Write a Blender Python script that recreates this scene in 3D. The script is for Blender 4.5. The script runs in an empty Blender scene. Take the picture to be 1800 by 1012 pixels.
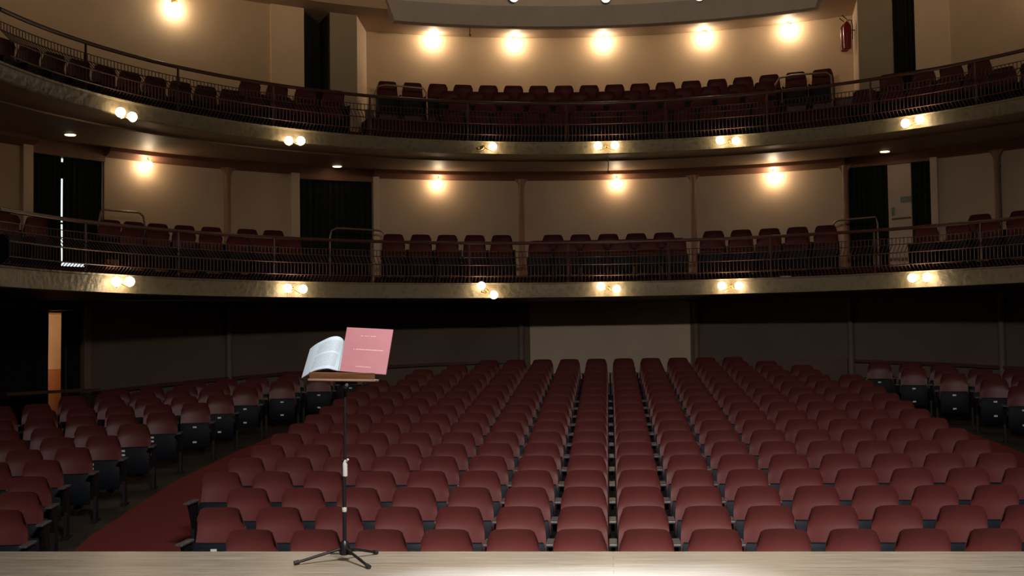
import bpy, bmesh, math, random
from mathutils import Vector, Matrix
random.seed(7)
S = bpy.context.scene
COL = S.collection
sin, cos, pi = math.sin, math.cos, math.pi

# ------------------------------------------------------------------ camera, world, exposure
cd = bpy.data.cameras.new('camera'); cam = bpy.data.objects.new('camera', cd); COL.objects.link(cam)
cd.sensor_width = 36; cd.lens = 42.0; cd.clip_start = .05; cd.clip_end = 200
cam.matrix_world = Matrix(((0.996587, 0.017761, 0.080613, 0), (0.081296, -0.041816, -0.995812, 0),
                           (-0.014316, 0.998967, -0.043117, 1.35), (0, 0, 0, 1)))
S.camera = cam
w = bpy.data.worlds.new('world'); S.world = w; w.use_nodes = True
w.node_tree.nodes['Background'].inputs[0].default_value = (1, .8, .6, 1)
w.node_tree.nodes['Background'].inputs[1].default_value = 0.0008
S.view_settings.view_transform = 'Standard'; S.view_settings.look = 'None'
S.view_settings.exposure = 0; S.view_settings.gamma = 1; S.view_settings.use_curve_mapping = False
S.cycles.use_denoising = True; S.cycles.max_bounces = 8; S.cycles.diffuse_bounces = 5
S.cycles.sample_clamp_indirect = 4.0

# stage work lights (a lamp batten over the stage, behind the proscenium)
def area(name, loc, target, sx, sy, power, col, spread=180):
    ld = bpy.data.lights.new(name, 'AREA'); ld.shape = 'RECTANGLE'; ld.size = sx; ld.size_y = sy
    ld.energy = power; ld.color = col; ld.spread = math.radians(spread)
    o = bpy.data.objects.new(name, ld); COL.objects.link(o); o.location = loc
    o.rotation_euler = (Vector(target) - Vector(loc)).to_track_quat('-Z', 'Y').to_euler(); return o
area('stage_batten_light', (.05, 4.0, 5.02), (.1, 9.6, 0), 2.0, .22, 300, (1, .92, .86), 102)
area('stage_side_light', (-2.6, 1.5, 4.2), (-1.65, 7.3, 1.25), .5, .5, 6, (.92, .96, 1))

# ------------------------------------------------------------------ materials
def nodes(name):
    m = bpy.data.materials.new(name); m.use_nodes = True
    nt = m.node_tree; return m, nt, nt.nodes['Principled BSDF']
def mat(name, col, rough=.6, var=.12, scale=6, bump=0.0, bscale=40, metal=0, spec=.4, coat=0):
    m, nt, b = nodes(name)
    b.inputs['Roughness'].default_value = rough; b.inputs['Metallic'].default_value = metal
    b.inputs['Specular IOR Level'].default_value = spec
    if coat: b.inputs['Coat Weight'].default_value = coat
    tc = nt.nodes.new('ShaderNodeTexCoord')
    n = nt.nodes.new('ShaderNodeTexNoise'); n.inputs['Scale'].default_value = scale; n.inputs['Detail'].default_value = 4
    nt.links.new(tc.outputs['Object'], n.inputs['Vector'])
    r = nt.nodes.new('ShaderNodeValToRGB')
    r.color_ramp.elements[0].position = .3; r.color_ramp.elements[1].position = .7
    r.color_ramp.elements[0].color = (*[c * (1 - var) for c in col], 1)
    r.color_ramp.elements[1].color = (*[min(1, c * (1 + var)) for c in col], 1)
    nt.links.new(n.outputs['Fac'], r.inputs['Fac']); nt.links.new(r.outputs['Color'], b.inputs['Base Color'])
    if bump:
        n2 = nt.nodes.new('ShaderNodeTexNoise'); n2.inputs['Scale'].default_value = bscale
        nt.links.new(tc.outputs['Object'], n2.inputs['Vector'])
        bp = nt.nodes.new('ShaderNodeBump'); bp.inputs['Strength'].default_value = bump; bp.inputs['Distance'].default_value = .02
        nt.links.new(n2.outputs['Fac'], bp.inputs['Height']); nt.links.new(bp.outputs['Normal'], b.inputs['Normal'])
    return m
def glow(name, col, strength):
    m, nt, b = nodes(name)
    b.inputs['Base Color'].default_value = (.9, .85, .75, 1)
    b.inputs['Emission Color'].default_value = (*col, 1); b.inputs['Emission Strength'].default_value = strength
    return m
def wood(name, c1, c2, plank, rough, length=2.2, axis='X', gap=True):
    m, nt, b = nodes(name); L = nt.links.new
    tc = nt.nodes.new('ShaderNodeTexCoord')
    mp = nt.nodes.new('ShaderNodeMapping'); L(tc.outputs['Object'], mp.inputs['Vector'])
    if axis == 'Y': mp.inputs['Rotation'].default_value = (0, 0, pi / 2)
    br = nt.nodes.new('ShaderNodeTexBrick'); L(mp.outputs['Vector'], br.inputs['Vector'])
    br.inputs['Scale'].default_value = 1; br.inputs['Brick Width'].default_value = length
    br.inputs['Row Height'].default_value = plank; br.inputs['Mortar Size'].default_value = .0015 if gap else 0
    br.inputs['Color1'].default_value = (*c1, 1); br.inputs['Color2'].default_value = (*c2, 1)
    br.inputs['Mortar'].default_value = (*[c * .25 for c in c1], 1); br.offset = .37
    mp2 = nt.nodes.new('ShaderNodeMapping'); mp2.inputs['Scale'].default_value = (1.2, 22, 22)
    L(mp.outputs['Vector'], mp2.inputs['Vector'])
    n = nt.nodes.new('ShaderNodeTexNoise'); n.inputs['Scale'].default_value = 2.2; n.inputs['Detail'].default_value = 8
    n.inputs['Roughness'].default_value = .65; L(mp2.outputs['Vector'], n.inputs['Vector'])
    r = nt.nodes.new('ShaderNodeValToRGB'); r.color_ramp.elements[0].position = .32; r.color_ramp.elements[1].position = .68
    r.color_ramp.elements[0].color = (.55, .52, .48, 1); r.color_ramp.elements[1].color = (1.25, 1.25, 1.25, 1)
    L(n.outputs['Fac'], r.inputs['Fac'])
    mx = nt.nodes.new('ShaderNodeMix'); mx.data_type = 'RGBA'; mx.blend_type = 'MULTIPLY'; mx.inputs[0].default_value = 1
    L(br.outputs['Color'], mx.inputs[6]); L(r.outputs['Color'], mx.inputs[7]); L(mx.outputs[2], b.inputs['Base Color'])
    b.inputs['Roughness'].default_value = rough
    rr = nt.nodes.new('ShaderNodeMapRange'); rr.inputs[3].default_value = rough - .08; rr.inputs[4].default_value = rough + .12
    L(n.outputs['Fac'], rr.inputs[0]); L(rr.outputs[0], b.inputs['Roughness'])
    return m
M = {}
M['stage'] = wood('worn_stage_boards', (.275, .236, .176), (.325, .295, .245), .11, .34, 9.0)
M['house'] = wood('dark_parquet', (.030, .023, .018), (.038, .029, .022), .09, .6, .5)
M['carpet'] = mat('red_aisle_carpet', (.17, .018, .017), .95, .2, 60, .4, 300)
M['dcarpet'] = mat('dark_red_carpet', (.045, .009, .008), .95, .2, 40, .3, 300)
M['wall'] = mat('tan_painted_plaster', (.50, .365, .245), .62, .05, 1.5, .05, 30)
M['pil'] = mat('light_tan_plaster', (.66, .49, .335), .62, .05, 1.5)
M['pier'] = mat('shaded_tan_plaster', (.31, .25, .17), .7, .06, 1.5, .05, 30)  # darker than the wall tan: the pier's shade is put into the colour
M['jamb'] = mat('cream_plaster', (.60, .46, .33), .6, .05, 2)
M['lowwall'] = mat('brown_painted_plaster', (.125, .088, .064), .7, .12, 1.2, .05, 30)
M['panel'] = mat('pale_cream_panel', (.58, .45, .32), .6, .05, 1.5)
M['dado'] = mat('dark_brown_dado', (.12, .07, .055), .6, .1, 3)
M['soffit'] = mat('brown_gloss_soffit', (.24, .16, .105), .56, .06, 2, spec=.3)
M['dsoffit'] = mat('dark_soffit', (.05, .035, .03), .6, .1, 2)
M['beam'] = mat('rust_brown_beam', (.20, .095, .06), .55, .1, 4)
M['column'] = mat('rust_brown_column', (.25, .125, .07), .5, .1, 4)
M['dcolumn'] = mat('dull_brown_column', (.17, .12, .09), .6, .1, 4)
M['ceil'] = mat('brown_ceiling_plaster', (.40, .28, .19), .7, .05, 1.5)
M['band'] = mat('grey_brown_timber_band', (.34, .30, .29), .5, .08, 3)
M['drum'] = mat('pinkish_grey_plaster', (.60, .52, .48), .7, .05, 3)
M['rail'] = mat('dark_brown_handrail', (.075, .03, .022), .35, .15, 8)
M['iron'] = mat('maroon_iron', (.085, .042, .037), .45, .15, 10, metal=.2)
M['tube'] = mat('steel_tube', (.24, .17, .13), .45, .05, 8, metal=.4)
M['curtain'] = mat('black_green_velvet', (.016, .019, .017), .95, .2, 12, spec=.1)
M['curtain2'] = mat('black_velvet', (.010, .011, .013), .95, .2, 12, spec=.1)
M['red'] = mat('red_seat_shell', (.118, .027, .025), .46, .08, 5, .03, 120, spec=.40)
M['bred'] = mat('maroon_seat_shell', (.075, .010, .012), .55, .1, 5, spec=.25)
M['navy'] = mat('navy_seat_base', (.006, .009, .015), .6, .15, 8, spec=.2)
M['frame'] = mat('black_seat_iron', (.009, .008, .009), .6, .1, 8, spec=.2)
M['arm'] = mat('grey_armrest', (.075, .072, .075), .4, .1, 8)
M['plate'] = mat('white_enamel_plate', (.75, .75, .72), .4, .02, 5)
M['brass'] = mat('aged_brass', (.55, .40, .16), .35, .1, 20, metal=.9)
M['black'] = mat('black_metal', (.018, .018, .02), .35, .1, 8, metal=.5)
M['chrome'] = mat('chrome', (.62, .62, .62), .25, .02, 5, metal=.4)
M['rubber'] = mat('black_rubber', (.015, .015, .015), .7, .1, 9)
M['ledge'] = wood('orange_brown_wood', (.080, .033, .013), (.095, .039, .015), .3, .4, 3, gap=False)
M['ledge2'] = wood('pale_brown_wood', (.16, .105, .075), (.18, .115, .08), .3, .4, 3, gap=False)
M['pink'] = mat('pink_red_cover', (.235, .090, .108), .6, .04, 12)
M['pinktext'] = mat('pale_print', (.38, .24, .245), .6, .02, 5)
M['paper'] = mat('paper_edge', (.34, .41, .47), .7, .03, 12)
M['ext'] = mat('fire_red_enamel', (.17, .011, .012), .25, .05, 6)
M['door'] = mat('cream_door', (.56, .42, .31), .5, .05, 3)
M['sign'] = mat('grey_green_sign', (.16, .22, .19), .5, .1, 8)
M['corr'] = mat('tan_corridor_paint', (.62, .42, .26), .6, .05, 3)
M['corrd'] = mat('brown_corridor_dado', (.42, .17, .07), .6, .05, 3)
M['glow_up'] = glow('warm_globe_bright', (1, .80, .54), 105)
M['glow_low'] = glow('warm_globe_low', (1, .76, .48), 58)
M['glow_lowbright'] = glow('warm_globe_brighter', (1, .77, .50), 85)
M['glow_fascia'] = glow('warm_globe_front', (1, .75, .46), 24)
M['glow_down'] = glow('downlight_glow', (1, .66, .38), 6)
M['lens'] = glow('spot_lens_glow', (1, .96, .92), 60)
M['day'] = glow('daylight', (.88, 1, .97), 1.1)
M['corrlamp'] = glow('corridor_lamp_glow', (1, .70, .42), 520)
m, nt, b = nodes('clear_glass'); b.inputs['Transmission Weight'].default_value = 1; b.inputs['Roughness'].default_value = .05
b.inputs['Base Color'].default_value = (.8, .8, .78, 1); M['glass'] = m

def relief_mat():                                       # cream green plaster with a scrolling relief
    m, nt, b = nodes('cream_relief_plaster'); L = nt.links.new
    b.inputs['Roughness'].default_value = .5
    uv = nt.nodes.new('ShaderNodeUVMap')
    w1 = nt.nodes.new('ShaderNodeTexVoronoi'); w1.inputs['Scale'].default_value = 9; L(uv.outputs[0], w1.inputs['Vector'])
    n = nt.nodes.new('ShaderNodeTexNoise'); n.inputs['Scale'].default_value = 14; L(uv.outputs[0], n.inputs['Vector'])
    mx = nt.nodes.new('ShaderNodeMath'); mx.operation = 'ADD'; L(w1.outputs['Distance'], mx.inputs[0]); L(n.outputs['Fac'], mx.inputs[1])
    r = nt.nodes.new('ShaderNodeValToRGB'); r.color_ramp.elements[0].position = .45; r.color_ramp.elements[1].position = 1.0
    r.color_ramp.elements[0].color = (.135, .114, .065, 1); r.color_ramp.elements[1].color = (.195, .165, .102, 1)
    L(mx.outputs[0], r.inputs['Fac']); L(r.outputs['Color'], b.inputs['Base Color'])
    bp = nt.nodes.new('ShaderNodeBump'); bp.inputs['Strength'].default_value = .5; bp.inputs['Distance'].default_value = .02
    L(mx.outputs[0], bp.inputs['Height']); L(bp.outputs['Normal'], b.inputs['Normal'])
    return m
M['relief'] = relief_mat()
def page_mat():                                         # printed page: two blocks of fine grey lines
    m, nt, b = nodes('printed_page'); L = nt.links.new
    b.inputs['Roughness'].default_value = .7
    uv = nt.nodes.new('ShaderNodeUVMap'); sp = nt.nodes.new('ShaderNodeSeparateXYZ'); L(uv.outputs[0], sp.inputs[0])
    def ma(op, a, v=None):
        q = nt.nodes.new('ShaderNodeMath'); q.operation = op
        if isinstance(a, float): q.inputs[0].default_value = a
        else: L(a, q.inputs[0])
        if v is not None:
            if isinstance(v, float): q.inputs[1].default_value = v
            else: L(v, q.inputs[1])
        return q.outputs[0]
    u, v = sp.outputs[0], sp.outputs[1]
    box = lambda s, a, c: ma('MULTIPLY', ma('GREATER_THAN', s, a), ma('LESS_THAN', s, c))
    lines = ma('GREATER_THAN', ma('SINE', ma('MULTIPLY', v, 190.0)), .1)
    n = nt.nodes.new('ShaderNodeTexNoise'); n.inputs['Scale'].default_value = 55; L(uv.outputs[0], n.inputs['Vector'])
    words = ma('GREATER_THAN', n.outputs['Fac'], .42)
    blk = ma('ADD', box(v, .08, .50), box(v, .56, .90))
    mask = ma('MULTIPLY', ma('MULTIPLY', lines, words), ma('MULTIPLY', blk, box(u, .14, .72)))
    mx = nt.nodes.new('ShaderNodeMix'); mx.data_type = 'RGBA'
    mx.inputs[6].default_value = (.325, .40, .465, 1); mx.inputs[7].default_value = (.17, .21, .245, 1)
    L(mask, mx.inputs[0]); L(mx.outputs[2], b.inputs['Base Color'])
    return m
M['page'] = page_mat()

# ------------------------------------------------------------------ mesh helpers
CX, CY = .142, 14.458                                   # centre of the horseshoe that all balconies and walls share
def pol(R, th, z=0):
    t = math.radians(th); return Vector((CX + R * sin(t), CY + R * cos(t), z))
class MB:
    def __init__(self): self.v = []; self.f = []; self.uv = {}
    def add(self, vs, fs):
        k = len(self.v); self.v += [tuple(p) for p in vs]; self.f += [tuple(i + k for i in f) for f in fs]; return self
    def box(self, x0, x1, y0, y1, z0, z1):
        return self.add([(x0, y0, z0), (x1, y0, z0), (x1, y1, z0), (x0, y1, z0), (x0, y0, z1), (x1, y0, z1), (x1, y1, z1), (x0, y1, z1)],
                        [(0, 3, 2, 1), (4, 5, 6, 7), (0, 1, 5, 4), (1, 2, 6, 5), (2, 3, 7, 6), (3, 0, 4, 7)])
    def prism(self, poly, z0, z1):
        n = len(poly)
        return self.add([(x, y, z0) for x, y in poly] + [(x, y, z1) for x, y in poly],
                        [tuple(range(n))[::-1], tuple(range(n, 2 * n))] + [(i, (i + 1) % n, n + (i + 1) % n, n + i) for i in range(n)])
    def tube(self, pts, r, n=8, cap=True):
        pts = [Vector(p) for p in pts]; vs = []; rs = r if isinstance(r, (list, tuple)) else [r] * len(pts)
        t0 = (pts[1] - pts[0]).normalized()
        up = Vector((0, 0, 1)) if abs(t0.z) < .9 else Vector((1, 0, 0))
        s = t0.cross(up).normalized()
        for i, p in enumerate(pts):
            t = (pts[min(i + 1, len(pts) - 1)] - pts[max(i - 1, 0)]).normalized()
            s = (s - t * s.dot(t)).normalized(); u = t.cross(s)
            vs += [p + (s * cos(2 * pi * k / n) + u * sin(2 * pi * k / n)) * rs[i] for k in range(n)]
        fs = [(i * n + k, i * n + (k + 1) % n, (i + 1) * n + (k + 1) % n, (i + 1) * n + k) for i in range(len(pts) - 1) for k in range(n)]
        if cap: fs += [tuple(range(n))[::-1], tuple(range((len(pts) - 1) * n, len(pts) * n))]
        return self.add(vs, fs)
    def lathe(self, prof, n=16, mtx=None):               # prof: [(radius, z)], closed at both ends when radius 0
        vs = []
        for r, z in prof: vs += [Vector((r * cos(2 * pi * k / n), r * sin(2 * pi * k / n), z)) for k in range(n)]
        if mtx: vs = [mtx @ p for p in vs]
        fs = [(i * n + k, i * n + (k + 1) % n, (i + 1) * n + (k + 1) % n, (i + 1) * n + k) for i in range(len(prof) - 1) for k in range(n)]
        fs += [tuple(range(n))[::-1], tuple(range((len(prof) - 1) * n, len(prof) * n))]
        return self.add(vs, fs)
    def revolve(self, prof, a, b, step=2.0, shift=(0, 0)):   # closed profile [(R, z)] swept about the horseshoe centre
        m = max(1, int(math.ceil(abs(b - a) / step))); n = len(prof); vs = []
        for i in range(m + 1):
            th = a + (b - a) * i / m; vs += [pol(R, th, z) for R, z in prof]
        k = len(self.v)
        fs = [(i * n + j, i * n + (j + 1) % n, (i + 1) * n + (j + 1) % n, (i + 1) * n + j) for i in range(m) for j in range(n)]
        fs += [tuple(range(n))[::-1], tuple(range(m * n, (m + 1) * n))]
        self.add(vs, fs)
        for i in range(m + 1):
            th = math.radians(a + (b - a) * i / m)
            for j, (R, z) in enumerate(prof): self.uv[k + i * n + j] = (th * R, z)
        return self
    def sphere(self, c, r, n=16, m=10):
        prof = [(max(r * sin(pi * i / m), 1e-5), -r * cos(pi * i / m)) for i in range(m + 1)]
        return self.lathe(prof, n, Matrix.Translation(c))
    def mesh(self, name, mt, smooth=False, bevel=0):
        me = bpy.data.meshes.new(name); me.from_pydata(self.v, [], self.f); me.update()
        if self.uv:
            uvl = me.uv_layers.new(name='UVMap')
            for lp in me.loops: uvl.data[lp.index].uv = self.uv.get(lp.vertex_index, (0, 0))
        bm = bmesh.new(); bm.from_mesh(me); bmesh.ops.recalc_face_normals(bm, faces=bm.faces)
        if bevel: bmesh.ops.bevel(bm, geom=bm.edges, offset=bevel, segments=2, affect='EDGES', profile=.5)
        bm.to_mesh(me); bm.free()
        if smooth:
            me.polygons.foreach_set('use_smooth', [True] * len(me.polygons)); me.set_sharp_from_angle(angle=math.radians(40))
        me.materials.append(mt); return me
    def build(self, name, mt, parent=None, smooth=False, bevel=0):
        return put(name, self.mesh(name, mt, smooth, bevel), parent)
def put(name, me, parent=None, loc=None, rz=0):
    o = bpy.data.objects.new(name, me); COL.objects.link(o)
    if parent: o.parent = parent
    if loc is not None: o.location = loc
    if rz: o.rotation_euler = (0, 0, rz)
    return o
def tag(o, label=None, cat=None, group=None, kind=None):
    for k, v in (('label', label), ('category', cat), ('group', group), ('kind', kind)):
        if v: o[k] = v
    return o
def struct(o, label, cat): return tag(o, label, cat, None, 'structure')
def empty(name, loc, rz, label, cat, group=None):
    o = bpy.data.objects.new(name, None); COL.objects.link(o); o.location = loc; o.rotation_euler = (0, 0, rz)
    o.empty_display_size = .1; return tag(o, label, cat, group)
ORD = 'zeroth first second third fourth fifth sixth seventh eighth ninth tenth eleventh twelfth thirteenth fourteenth fifteenth sixteenth seventeenth eighteenth nineteenth twentieth'.split()
def nth(i): return ORD[i] if i < len(ORD) else '%dth' % i

# ------------------------------------------------------------------ the setting: stage and house floor
def floor_z(y): return -1.094 + .0790 * (y - 9.87)
struct(MB().box(-9.5, 9.5, -6, 7.66, -.10, 0).build('floor_stage', M['stage']), 'worn pale wooden stage floor with long boards', 'floor')
struct(MB().box(-9.5, 9.5, 7.45, 7.58, -1.6, -.10).build('wall_stage', M['dado']), 'dark brown front face under the stage edge', 'wall')
b = MB(); y0, y1 = 7.58, 26.2
b.add([(-11, y0, floor_z(y0)), (11, y0, floor_z(y0)), (11, y1, floor_z(y1)), (-11, y1, floor_z(y1)),
       (-11, y0, floor_z(y0) - .2), (11, y0, floor_z(y0) - .2), (11, y1, floor_z(y1) - .2), (-11, y1, floor_z(y1) - .2)],
      [(0, 1, 2, 3), (7, 6, 5, 4), (4, 5, 1, 0), (5, 6, 2, 1), (6, 7, 3, 2), (7, 4, 0, 3)])
struct(b.build('floor_house', M['house']), 'dark raked parquet floor under the stalls seats', 'floor')
def carpet(sgn, label):
    L = [(-5.15, 7.7), (-5.22, 10.8), (-5.75, 12.3), (-5.92, 13.2), (-6.0, 14.5), (-6.10, 16.4), (-6.0, 18.5), (-5.80, 20.3)]
    Rr = [(-4.62, 7.7), (-4.62, 10.8), (-4.60, 12.3), (-4.60, 13.2), (-4.60, 14.5), (-4.60, 16.4), (-4.60, 18.5), (-4.60, 20.3)]
    b = MB(); vs = []
    for dz in (.004, .018):
        for (x, y) in L: vs.append((x * -sgn, y, floor_z(y) + dz))
        for (x, y) in Rr: vs.append((x * -sgn, y, floor_z(y) + dz))
    n = len(L); N = 2 * n; fs = []
    for i in range(n - 1):
        fs += [(i, i + 1, n + i + 1, n + i), (N + i, N + n + i, N + n + i + 1, N + i + 1),
               (i, N + i, N + i + 1, i + 1), (n + i, n + i + 1, N + n + i + 1, N + n + i)]
    fs += [(0, n, N + n, N), (n - 1, N + n - 1, N + 2 * n - 1, 2 * n - 1)]
    tag(b.add(vs, fs).build('aisle_carpet', M['carpet']), label, 'carpet', 'red aisle carpets')
carpet(-1, 'red carpet runner in the aisle left of the middle seat block')
carpet(1, 'red carpet runner in the aisle right of the middle seat block')

# ------------------------------------------------------------------ the setting: lower balcony
def rect(r0, r1, z0, z1): return [(r0, z0), (r1, z0), (r1, z1), (r0, z1)]
A0, A1 = -112, 112
struct(MB().revolve([(8.02, 2.15), (11.2, 2.15), (11.2, 2.60), (9.55, 2.60), (9.55, 2.41), (8.02, 2.41)], A0, A1).build('balcony_floor', M['dcarpet'], smooth=False),
       'stepped floor of the lower balcony', 'floor')
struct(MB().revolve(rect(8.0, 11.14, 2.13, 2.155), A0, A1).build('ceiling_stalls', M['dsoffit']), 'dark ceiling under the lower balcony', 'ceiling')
FP = lambda z0, z1: [(8.03, z0), (7.97, z0), (7.955, z0 + .012), (7.97, z0 + .03), (7.97, z1 - .035), (7.95, z1 - .03), (7.94, z1 - .005), (8.03, z1)]
struct(MB().revolve(FP(2.12, 2.41), A0, A1).build('balcony_front', M['relief'], smooth=True), 'cream relief front band of the lower balcony', 'balcony front')
# upper balcony
struct(MB().revolve([(8.02, 4.85), (8.85, 4.85), (8.85, 4.94), (11.2, 4.94), (11.2, 5.40), (9.55, 5.40), (9.55, 4.98), (8.1, 4.98), (8.1, 5.05), (8.02, 5.05)], A0, A1).build('balcony_floor', M['dcarpet']),
       'stepped floor of the upper balcony', 'floor')
struct(MB().revolve([(10.35, 5.30), (12.5, 5.30), (12.5, 6.0), (11.15, 6.0), (11.15, 5.69), (10.35, 5.69)], -27.0, 26.0, 1).build('balcony_floor', M['dcarpet']), 'raised rear step of the upper balcony', 'floor')
struct(MB().revolve(rect(8.0, 8.84, 4.825, 4.855), A0, A1).build('ceiling_front', M['soffit'], smooth=True), 'glossy brown front strip of the ceiling under the upper balcony', 'ceiling')
struct(MB().revolve([(8.80, 4.80), (8.86, 4.80), (8.90, 4.83), (8.90, 4.95), (8.80, 4.95)], A0, A1).build('trim_soffit', M['soffit'], smooth=True), 'moulding on the ceiling under the upper balcony', 'trim')
struct(MB().revolve(rect(8.88, 11.14, 4.915, 4.945), A0, A1).build('ceiling_balcony', M['soffit'], smooth=True), 'brown ceiling over the lower balcony', 'ceiling')
struct(MB().revolve(FP(4.81, 5.055), A0, A1).build('balcony_front', M['relief'], smooth=True), 'cream relief front band of the upper balcony', 'balcony front')

# lower balcony back wall, with its curtained openings
for a, c, l in ((A0, -62.9, 'left'), (-55.4, -34.74, 'left'), (-26.64, 25.0, 'back'), (33.55, A1, 'right')):
    struct(MB().revolve(rect(11.15, 11.35, 2.5, 4.95), a, c).build('wall_' + l, M['wall'], smooth=True), 'tan plaster wall behind the lower balcony', 'wall')
for a, c in ((-62.9, -55.4), (-34.74, -26.64), (25.0, 33.55)):
    struct(MB().revolve(rect(11.12, 11.35, 4.72 if a > 0 else 4.66, 4.95), a, c).build('trim_lintel', M['beam'], smooth=True), 'brown lintel over a curtained balcony opening', 'trim')
for a, c in ((A0, -62.9), (-55.4, -34.74), (-26.64, 25.0), (33.55, A1)):
    struct(MB().revolve([(11.0, 4.80), (11.16, 4.74), (11.16, 4.94), (10.96, 4.94), (10.96, 4.84)], a, c).build('trim_beam', M['beam'], smooth=True), 'rust brown beam along the top of the balcony wall', 'trim')
def column(th, z0, z1, label, r=.065, mt='column', R=11.12, flare=.26):
    b = MB(); p = pol(R, th)
    b.lathe([(r * 1.3, z0), (r * 1.3, z0 + .12), (r, z0 + .16), (r * .95, z1 - .4), (r * 1.15, z1 - .36), (r, z1 - .33), (r * 1.2, z1 - .02), (r * 1.2, z1)], 14, Matrix.Translation((p.x, p.y, 0)))
    o = b.build('pillar', M[mt], smooth=True); struct(o, label, 'column')
    # flaring capital with a quarter-round bracket at either side
    prof = [(-r, z1 - flare * 1.1)]
    q = MB(); t = Vector((cos(math.radians(th)), -sin(math.radians(th)), 0)); nrm = Vector((sin(math.radians(th)), cos(math.radians(th)), 0))
    for s in (-1, 1):
        pts = [(r * .7, z1), (r * .7, z1 - flare)] + [(r * .7 + (flare) * (1 - cos(k * pi / 12)), z1 - flare + flare * sin(k * pi / 12)) for k in range(1, 7)]
        vs = [];
        for d in (-.05, .03):
            for u, z in pts: vs.append(p + t * (s * u) + nrm * d + Vector((0, 0, z)))
        n = len(pts)
        q.add(vs, [tuple(range(n)), tuple(range(n, 2 * n))[::-1]] + [(i, (i + 1) % n, n + (i + 1) % n, n + i) for i in range(n)])
    q.build('capital', M[mt], o)
for th, l in ((-42.5, 'left of the two lit wall bays'), (-10.2, 'between the two middle bays'), (8.7, 'right of the middle bay'), (24.85, 'beside the right curtained opening'), (40.1, 'at the far right bay')):
    column(th, 2.6, 4.82, 'rust brown column on the lower balcony wall ' + l)
for a, c in ((-35.67, -34.74), (-26.64, -26.0), (33.55, 34.25), (-63.9, -62.9)):
    struct(MB().revolve(rect(11.08, 11.2, 2.6, 4.86), a, c).build('trim_pilaster', M['jamb']), 'flat cream pilaster framing a curtained opening', 'trim')

# stalls back wall (under the lower balcony)
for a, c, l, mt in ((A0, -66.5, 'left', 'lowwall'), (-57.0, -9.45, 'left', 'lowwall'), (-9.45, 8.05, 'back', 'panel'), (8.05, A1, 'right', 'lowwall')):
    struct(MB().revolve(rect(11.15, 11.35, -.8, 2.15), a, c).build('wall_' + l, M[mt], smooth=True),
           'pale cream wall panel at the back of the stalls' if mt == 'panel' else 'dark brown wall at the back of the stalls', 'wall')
struct(MB().revolve(rect(11.08, 11.35, 1.97, 2.15), -66.5, -57.0).build('trim_lintel', M['dsoffit']), 'dark lintel over the left stalls doorway', 'trim')
struct(MB().revolve(rect(11.06, 11.2, -.8, 2.13), -57.7, -57.05).build('trim_doorpost', M['dcolumn']), 'grey brown post beside the left stalls curtain', 'trim')
for th, l in ((-42.4, 'on the left wall'), (-10.45, 'left of the pale wall panel'), (8.7, 'right of the pale wall panel'), (25.0, 'beside the right seat block'), (40.0, 'at the far right')):
    column(th, -.1, 2.12, 'dull brown column at the back of the stalls ' + l, .07, 'dcolumn', 11.12, .2)
def raked_rail(a, c, label):                             # dado rail that climbs with the floor
    b = MB(); n = int((c - a) / 2); vs = []
    for i in range(n + 1):
        th = a + (c - a) * i / n; z = floor_z(pol(11.15, th).y) + .76
        for R, dz in ((11.16, -.03), (11.06, -.03), (11.06, .03), (11.16, .03)): vs.append(pol(R, th, z + dz))
    b.add(vs, [(i * 4 + k, i * 4 + (k + 1) % 4, i * 4 + 4 + (k + 1) % 4, i * 4 + 4 + k) for i in range(n) for k in range(4)] + [(3, 2, 1, 0), (n * 4, n * 4 + 1, n * 4 + 2, n * 4 + 3)])
    struct(b.build('trim_dado', M['rail']), label, 'trim')
raked_rail(-57.0, -10.8, 'dark dado rail along the left stalls wall'); raked_rail(25.4, 60, 'dark dado rail along the right stalls wall')
struct(MB().revolve(rect(11.10, 11.2, .0, .88), 9.0, 24.6).build('trim_wainscot', M['dado'], smooth=True), 'dark wainscot panel right of the pale wall', 'trim')

# ------------------------------------------------------------------ the setting: upper balcony walls and ceiling
struct(MB().revolve(rect(11.2, 11.4, 5.2, 9.0), A0, -34.07, 1).build('wall_left', M['wall'], smooth=True), 'curved tan wall left of the upper balcony', 'wall')
struct(MB().revolve(rect(11.13, 11.2, 5.2, 9.0), -37.65, -34.07, 1).build('trim_pilaster', M['pil']), 'broad tan pilaster left of the upper curtain', 'trim')
struct(MB().revolve(rect(11.2, 11.4, 5.2, 9.0), 32.34, A1, 1).build('wall_right', M['wall'], smooth=True), 'curved tan wall right of the upper balcony', 'wall')
struct(MB().revolve(rect(11.14, 11.2, 5.2, 9.0), 32.34, 35.74, 1).build('trim_pilaster', M['pil']), 'broad tan pilaster right of the upper curtain', 'trim')
struct(MB().revolve(rect(12.4, 12.6, 5.2, 8.3), -34.0, 32.5, 1).build('wall_back', M['wall'], smooth=True), 'lit tan rear wall behind the top rows of the upper balcony', 'wall')
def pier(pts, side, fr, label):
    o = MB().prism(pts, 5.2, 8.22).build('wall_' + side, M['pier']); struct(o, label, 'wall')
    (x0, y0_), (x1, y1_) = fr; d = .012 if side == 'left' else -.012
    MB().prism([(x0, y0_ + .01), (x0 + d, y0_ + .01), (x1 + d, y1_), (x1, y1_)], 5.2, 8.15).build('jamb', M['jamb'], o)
f0 = pol(11.2, -31.1); g0 = pol(11.2, 30.0)
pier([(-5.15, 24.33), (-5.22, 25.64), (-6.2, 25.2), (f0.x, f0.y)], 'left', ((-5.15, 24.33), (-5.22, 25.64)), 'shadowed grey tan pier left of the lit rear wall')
pier([(5.14, 24.48), (5.30, 25.74), (6.3, 25.3), (g0.x, g0.y)], 'right', ((5.14, 24.48), (5.30, 25.74)), 'shadowed grey tan pier right of the lit rear wall')
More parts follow.
